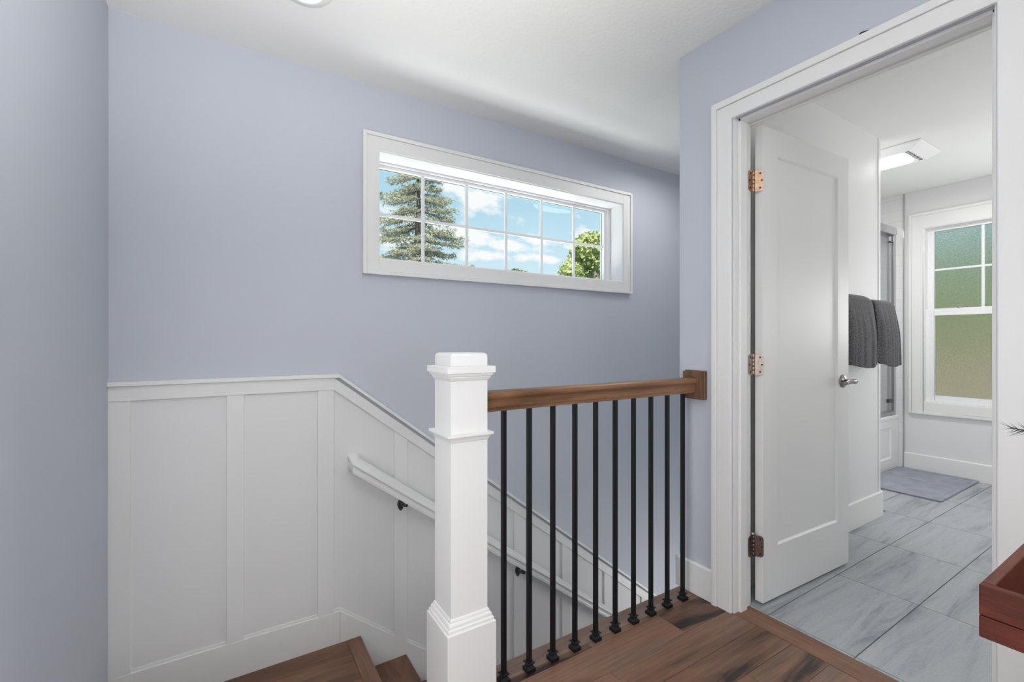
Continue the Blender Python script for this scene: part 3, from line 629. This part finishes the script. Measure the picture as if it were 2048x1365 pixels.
ob = [(p[0], ty0+.03, p[2]) for p in ou]; b.add(ou+ob, [(i, 4+i, 4+(i+1) % 4, (i+1) % 4) for i in range(4)]); b.add(ob, [(3, 2, 1, 0)])
b.build('apron', M_tub, tb)
sd = thing('shower_door', (4.36, 1.68, .47), 'silver-framed sliding glass shower door above the tub', 'shower door')
b = MB(); b.box(3.64, 5.119, 1.655, 1.715, 2.08, 2.150); b.box(3.64, 5.119, 1.690, 1.712, 2.062, 2.081); b.build('top_rail', M_chrome, sd, .004)
b = MB(); b.box(5.085, 5.119, 1.660, 1.712, .47, 2.08); b.build('side_jamb', M_chrome, sd, .002)
b = MB(); b.box(3.64, 5.085, 1.655, 1.715, .4695, .502); b.build('bottom_track', M_chrome, sd, .004)
b = MB(); b.box(5.025, 5.060, 1.672, 1.684, .51, 2.065).box(4.34, 4.37, 1.672, 1.684, .51, 2.065); b.build('door_stile', M_chrome, sd, .001)
b = MB(); b.box(4.36, 5.03, 1.676, 1.680, .51, 2.065).box(3.66, 4.40, 1.694, 1.698, .51, 2.065); b.build('glass', M_sglass, sd)
b = MB(); b.box(4.985, 5.045, 1.652, 1.672, 2.005, 2.018).box(4.95, 5.045, 1.652, 1.672, .585, .615); b.build('door_bumper', M_iron, sd, .001)
b = MB(); b.lathe((5.045, 1.640, 1.195), [(.001, 0), (.012, 0), (.012, .01), (.006, .014), (.006, .03)], 'y', 14); b.build('knob', M_nickel, sd)

# ------------------------------------------------------------------ towels
def towel_mat():
    m = bpy.data.materials.new('charcoal_terry'); m.use_nodes = True; nt = m.node_tree; b = nt.nodes['Principled BSDF']; NN = nt.nodes.new; LK = nt.links.new
    t = NN('ShaderNodeTexCoord'); n = NN('ShaderNodeTexNoise'); n.inputs['Scale'].default_value = 260; n.inputs['Detail'].default_value = 3; LK(t.outputs['Object'], n.inputs['Vector'])
    r = NN('ShaderNodeValToRGB'); LK(n.outputs[0], r.inputs[0]); r.color_ramp.elements[0].position = .32; r.color_ramp.elements[1].position = .7
    r.color_ramp.elements[0].color = (.020, .020, .022, 1); r.color_ramp.elements[1].color = (.20, .195, .205, 1)
    LK(r.outputs[0], b.inputs['Base Color']); b.inputs['Roughness'].default_value = .95; b.inputs['Sheen Weight'].default_value = .15; b.inputs['Sheen Roughness'].default_value = .4
    bp = NN('ShaderNodeBump'); bp.inputs['Strength'].default_value = .8; bp.inputs['Distance'].default_value = .004; LK(n.outputs[0], bp.inputs['Height']); LK(bp.outputs[0], b.inputs['Normal']); return m
M_towel = towel_mat()
TBY, TBZ = 1.168, 1.345
tbr = thing('towel_bar', (3.1, 1.25, TBZ), 'metal towel bar on the bathroom wall under the two dark towels', 'towel bar')
b = MB(); b.tube([(2.60, TBY, TBZ), (3.51, TBY, TBZ)], .007, 14); b.build('bar', M_nickel, tbr)
for x in (2.615, 3.50):
    b = MB(); b.lathe((x, 1.25, TBZ), [(.001, -.09), (.010, -.088), (.010, -.012), (.024, -.006), (.025, -.0005)], 'y', 18); b.build('post', M_nickel, tbr)
def towel(x0, x1, seed, zf, zbk, ry, sag):
    r = random.Random(seed); NU, NV = 44, 30
    ph = [r.uniform(0, 6.28) for _ in range(5)]; fr = [9, 17, 29, 43, 6]
    rows = []
    path = []
    for k in range(NV):                         # front bottom -> over bar -> back bottom
        path.append(('f', k/(NV-1)))
    for k in range(1, 9): path.append(('t', k/9))
    for k in range(NV): path.append(('b', k/(NV-1)))
    for typ, t in path:
        ring = []
        for i in range(NU):
            u = i/(NU-1); x = x0+(x1-x0)*u
            sw = 4.6*u+.25*math.sin(3*u+ph[2])+ph[0]; rip = 1.3*(abs(math.cos(PI*sw))**.6*-1+.55)+.35*math.sin(29*u+ph[3])+.3*math.sin(7*u+ph[4])
            crown = 1.0-.45*max(0, (u-.72)/.28)**2-.25*max(0, (.12-u)/.12)**2
            if typ == 'f':
                drop = 1-t; dpt = min(1, drop*3); bulge = .030*math.sin(min(1, drop*1.6)*PI/2)*crown
                y = TBY-ry*crown-.010-bulge+.016*rip*dpt*(.35+.65*drop)*-1
                z = TBZ+(zf-TBZ)*drop + (.012*math.sin(5*u+ph[0])*drop) + (.02*drop if u < .03 or u > .97 else 0) - .018*(1-crown)*0
                x2 = x + (.014*drop*math.sin(3*u+ph[1])) + .03*drop*(u-.5) 
            elif typ == 't':
                a = PI*t; y = TBY-(ry*crown+.010)*math.cos(a)*(1 if a < PI/2 else .8); z = TBZ+(ry*.75+.012)*math.sin(a)*crown; x2 = x
            else:
                y = TBY+(.8*(ry*crown+.010))+.003*rip*t; z = TBZ+(zbk-TBZ)*t; x2 = x
            ring.append((x2, min(y, 1.236), z))
        rows.append(ring)
    mb = MB(); mb.loft(rows, cap=False, smooth=True, closed=False)
    return mb
def make_towel(x0, x1, seed, zf, zbk, ry, label):
    mb = towel(x0, x1, seed, zf, zbk, ry, 0)
    o = mb.build('bath_towel', M_towel)
    sm = o.modifiers.new('thick', 'SOLIDIFY'); sm.thickness = .013; sm.offset = -1
    ss = o.modifiers.new('soft', 'SUBSURF'); ss.levels = 1; ss.render_levels = 1
    return tag(o, label, 'towel', 'dark towels on the bathroom bar')
make_towel(2.76, 3.165, 3, .992, 1.02, .046, 'charcoal grey towel hanging nearer the door edge, overlapping the other towel')
make_towel(3.205, 3.515, 8, .985, 1.0, .026, 'charcoal grey towel hanging at the far end of the bar, beside the shower')

# ------------------------------------------------------------------ bath mat
def mat_rug():
    m = mat('grey_blue_mat_pile', (.33, .35, .41), .95, bump=(240, .9, .004), var=(9, .14)); return m
b = MB(); b.box(4.242, 5.105, 1.118, 1.62, .001, .014)
o = b.build('bath_mat', mat_rug(), None, .005, seg=3); tag(o, 'thin grey-blue bath mat lying on the tiles in front of the tub', 'bath mat')
b = frame = MB(); fr_ = .022
b.box(4.27, 5.08, 1.145, 1.145+.006, .0135, .0155).box(4.27, 5.08, 1.59, 1.596, .0135, .0155).box(4.27, 4.276, 1.145, 1.596, .0135, .0155).box(5.074, 5.08, 1.145, 1.596, .0135, .0155)
bo = b.build('border_stitching', mat('mat_border', (.33, .35, .40), .95), o)

# ------------------------------------------------------------------ console table, tray, vase with pine
ct = thing('console_table', (1.25, -.05, 0), 'dark console table just beyond the right edge, carrying the wooden tray', 'table')
M_table = wood('table_wood', [(.25, (.03, .014, .009)), (.5, (.07, .03, .018)), (.75, (.11, .05, .03))], 'x', 1, .4)
b = MB(); b.box(.83, 1.74, -.30, .128, .700, .7285); b.build('table_top', M_table, ct, .002)
for x in (.86, 1.70):
    for y in (-.27, .10):
        b = MB(); b.box(x-.018, x+.018, y-.018, y+.018, .0, .70); b.build('leg', M_table, ct, .002)
ty = thing('wooden_tray', (.868, .19, .73), 'open reddish-brown wooden tray box jutting in at the right edge', 'tray')
a0, a1, c0_, c1_, z0, z1 = .866, 1.30, -.17, .190, .7295, .8005; th = .013
b = MB(); b.box(a0, a0+th, c0_, c1_, z0+.030, z1, .3); b.build('front_board', M_tray, ty, .0012)
b = MB(); b.box(a0, a0+th, c0_, c1_, z0, z0+.0292, .75); b.build('front_board', M_tray, ty, .0012)
b = MB(); b.box(a0+th+.0002, a1-th-.0002, c1_-th, c1_, z0, z1, .4); b.build('side_board', M_tray_x, ty, .0015)
b = MB(); b.box(a0+th+.0002, a1-th-.0002, c0_, c0_+th, z0, z1, .5); b.build('side_board', M_tray_x, ty, .0015)
b = MB(); b.box(a1-th, a1, c0_, c1_, z0, z1, .6); b.build('back_board', M_tray, ty, .0015)
for k in range(6):
    yk = c0_+th+.003+k*.0555
    b = MB(); b.box(a0+th+.0005, a1-th-.0005, yk, yk+.0505, z0+.006, z0+.014, .15*k+.1); b.build('bottom_slat', M_tray_x, ty, .0012)
vs = thing('pine_vase', (1.47, .02, .7285), 'grey vase holding pine sprigs, one sprig tip reaching in at the right edge', 'vase')
b = MB(); b.lathe((1.47, .02, .7286), [(.035, 0), (.05, .03), (.055, .07), (.04, .12), (.022, .15), (.024, .165), (.020, .165), (.018, .15), (.03, .11), (.001, .02)], 'z', 28); b.build('vase_body', mat('grey_ceramic', (.3, .3, .3), .35), vs)
M_pine = mat('dark_pine_needles', (.045, .055, .05), .6); 
def sprig(mb, p0, p1, seed, n=90, ln=.030):
    r = random.Random(seed); p0 = Vector(p0); p1 = Vector(p1); d = (p1-p0)
    mid = (p0+p1)/2+Vector((0, 0, .03))
    pts = [p0*(1-t)**2+mid*2*t*(1-t)+p1*t*t for t in [k/8 for k in range(9)]]
    mb.tube(pts, [.0022*(1-.6*k/8) for k in range(9)], 6)
    for i in range(n):
        t = .12+.88*i/n; p = p0*(1-t)**2+mid*2*t*(1-t)+p1*t*t; tg = ((mid-p0)*(1-t)+(p1-mid)*t).normalized()
        s_ = Vector((r.gauss(0, 1), r.gauss(0, 1), r.gauss(0, 1))); s_ = (s_-s_.dot(tg)*tg).normalized()
        e_ = p+(tg*.75+s_*.65).normalized()*ln*r.uniform(.75, 1.1)*(1 if t < .93 else .7)
        w_ = s_.cross(tg)*.0008
        mb.add([p-w_, p+w_, e_], [(0, 1, 2)]); w_ = s_*.0008; mb.add([p-w_, p+w_, e_], [(0, 1, 2)])
for sd_, tip in ((1, (1.362, .252, .952)), (2, (1.38, .10, 1.08)), (3, (1.56, -.10, 1.10)), (4, (1.45, -.08, 1.16))):
    b = MB(); sprig(b, (1.47, .02, .87), tip, sd_, 150); b.build('pine_sprig', M_pine, vs)

# ------------------------------------------------------------------ outdoors
b = MB(); b.box(-40, 60, 3.0, 80, -3.3, -3.2); b.box(5.6, 60, -40, 3.0, -3.3, -3.2)
struct('ground', b, mat('lawn', (.13, .20, .07), .95, var=(2, .3)), 'grass lawn outside below the windows', 'lawn')
def leaf_mat(name, c1, c2, sc=3.0):
    m = bpy.data.materials.new(name); m.use_nodes = True; nt = m.node_tree; nt.nodes.clear(); NN = nt.nodes.new; LK = nt.links.new
    at = NN('ShaderNodeAttribute'); at.attribute_name = 'tint'
    r = NN('ShaderNodeValToRGB'); r.color_ramp.elements[0].color = (*c1, 1); r.color_ramp.elements[1].color = (*c2, 1); LK(at.outputs['Fac'], r.inputs[0])
    d = NN('ShaderNodeBsdfDiffuse'); t = NN('ShaderNodeBsdfTranslucent'); LK(r.outputs[0], d.inputs[0]); LK(r.outputs[0], t.inputs[0])
    mi = NN('ShaderNodeMixShader'); mi.inputs[0].default_value = .35; LK(d.outputs[0], mi.inputs[1]); LK(t.outputs[0], mi.inputs[2])
    o = NN('ShaderNodeOutputMaterial'); LK(mi.outputs[0], o.inputs[0]); return m
def ray_at(u, t):  # a point seen at picture column u, t metres away horizontally (for placing far trees)
    a = (u-1024)/FPX; F = (math.cos(TH), math.sin(TH)); R = (F[1], -F[0]); return (F[0]*t+a*R[0]*t, F[1]*t+a*R[1]*t)
sx, sy = ray_at(836, 14.0)
stree = thing('spruce_tree', (sx, sy, -3.2), 'tall grey-green spruce tree filling the left panes of the transom window', 'tree')
b = MB(); b.tube([(sx, sy, -3.2), (sx-.02, sy, 2), (sx+.03, sy, 4.5), (sx, sy, 7), (sx, sy, 10.6)], [.28, .19, .125, .08, .02], 10); r = random.Random(11); fol = MB(); br_ = b
z = 2.2
while z < 10.4:
    Lb = max(.15, 1.62-.235*(z-3.6)); nb_ = 5
    a0_ = r.uniform(0, 6.28)
    for k in range(nb_):
        a = a0_+2*PI*k/nb_+r.uniform(-.35, .35); ln = Lb*r.uniform(.72, 1.12); dd = Vector((math.cos(a), math.sin(a), 0)); zz = z+r.uniform(-.08, .08)
        P = lambda t: Vector((sx, sy, zz))+dd*ln*t+Vector((0, 0, ln*(-.16*t+.10*t*t-.10*math.sin(t*2.2))))
        br_.tube([P(t) for t in (0, .3, .6, .85, 1)], [.026, .018, .012, .007, .003], 5)
        nt_ = int(13*ln)+3
        for j in range(nt_):
            t = .22+.78*j/nt_*r.uniform(.92, 1.02); p = P(t); side = dd.cross(Vector((0, 0, 1)))
            for sgn in (-1, 1):
                wl2 = (.10+.42*(1-t)*min(1, t*2.2))*min(ln, 1.3)*r.uniform(.6, 1.1)
                tw = p+side*sgn*wl2+dd*wl2*.6+Vector((0, 0, r.uniform(-.10, .01)))
                ns = max(2, int(wl2/.055))
                for q_ in range(ns):
                    c = p.lerp(tw, (q_+.6)/ns)+Vector((r.gauss(0, .012), r.gauss(0, .012), r.gauss(0, .012)))
                    base = r.random()*.5+.5*r.random()**2
                    for _ in range(7):
                        v = Vector((r.gauss(0, 1), r.gauss(0, 1), r.gauss(0.15, .9))).normalized(); v = (v*.8+(tw-p).normalized()*.6)
                        w = v.cross(Vector((r.gauss(0, 1), r.gauss(0, 1), r.gauss(0, 1)))).normalized()*.009
                        e1 = c+v*r.uniform(.045, .085)
                        fol.add([c-w, c+w, e1+w*.5, e1-w*.5], [(0, 1, 2, 3)], min(1, max(.01, base+r.gauss(0, .15))))
    z += .30
br_.build('trunk', M_bark, stree); fol.build('foliage', leaf_mat('spruce_needles', (.38, .40, .33), (.80, .76, .60)), stree)
def round_tree(u, t, ztop, rad, seed, c1, c2, label, n=7000, lf=.075):
    x, y = ray_at(u, t); r = random.Random(seed)
    tr = thing('leafy_tree', (x, y, -3.2), label, 'tree')
    b = MB(); b.tube([(x, y, -3.2), (x, y, ztop-rad*1.2)], [.2, .1], 8); b.build('trunk', M_bark, tr)
    f = MB(); blobs = [(Vector((x, y, ztop-rad*1.0)), rad*.8)]
    for _ in range(16):
        d = Vector((r.gauss(0, 1), r.gauss(0, 1), r.gauss(.3, .8))).normalized(); blobs.append((Vector((x, y, ztop-rad*1.1))+d*rad*.72, rad*r.uniform(.22, .42)))
    for _ in range(n):
        c, rr = r.choice(blobs); d = Vector((r.gauss(0, 1), r.gauss(0, 1), r.gauss(0, 1))).normalized(); p = c+d*rr*r.uniform(.72, 1.05)
        v = Vector((r.gauss(0, 1), r.gauss(0, 1), r.gauss(0, 1))).normalized(); w = v.cross(d+Vector((.01, .02, .03))).normalized(); s_ = lf*r.uniform(.6, 1.2)
        f.add([p-v*s_, p+w*s_*.6, p+v*s_, p-w*s_*.6], [(0, 1, 2, 3)], r.uniform(.01, 1))
    f.build('foliage', leaf_mat('tree_leaves', c1, c2), tr)
round_tree(1192, 19.0, 5.75, 1.45, 21, (.36, .44, .20), (.72, .74, .36), 'bright yellow-green tree in the bottom right pane of the transom window', 9000, .085)
round_tree(1028, 24.0, 5.0, .95, 22, (.20, .27, .13), (.42, .50, .25), 'small dark green treetop in the middle of the transom window bottom edge', 4000, .10)
round_tree(1074, 30.0, 5.5, .6, 23, (.20, .27, .13), (.42, .50, .25), 'smallest green treetop, just right of the middle treetop', 2500, .10)
def hedge():
    hg = thing('hedge_tree', (9.5, 1.6, -3.2), 'green trees glimpsed through the frosted bathroom window', 'tree')
    r = random.Random(5); f = MB()
    for _ in range(14000):
        y = r.uniform(-1.5, 4.5); top = 3.15+.25*math.sin(y*2)+.1*math.sin(y*7); zz = r.uniform(.6, top); p = Vector((9.5+r.uniform(0, .6), y, zz))
        v = Vector((r.gauss(0, 1), r.gauss(0, 1), r.gauss(0, 1))).normalized(); w = v.cross(Vector((r.gauss(0, 1), 1, .3))).normalized(); s_ = .12
        f.add([p-v*s_, p+w*s_*.6, p+v*s_, p-w*s_*.6], [(0, 1, 2, 3)], r.uniform(.01, 1))
    f.build('foliage', leaf_mat('hedge_leaves', (.34, .42, .22), (.66, .70, .44)), hg)
    b = MB(); b.tube([(9.8, 1.6, -3.2), (9.8, 1.6, 1.2)], .12, 8); b.build('trunk', M_bark, hg)
hedge()
nh = MB(); nh.box(8.6, 9.2, -3, 6, -3.2, 1.02)
tag(nh.build('garden_wall', mat('tan_stucco', (.27, .225, .16), .9, var=(3, .12)), None, .01), 'tan wall glimpsed through the lower frosted pane', 'wall')
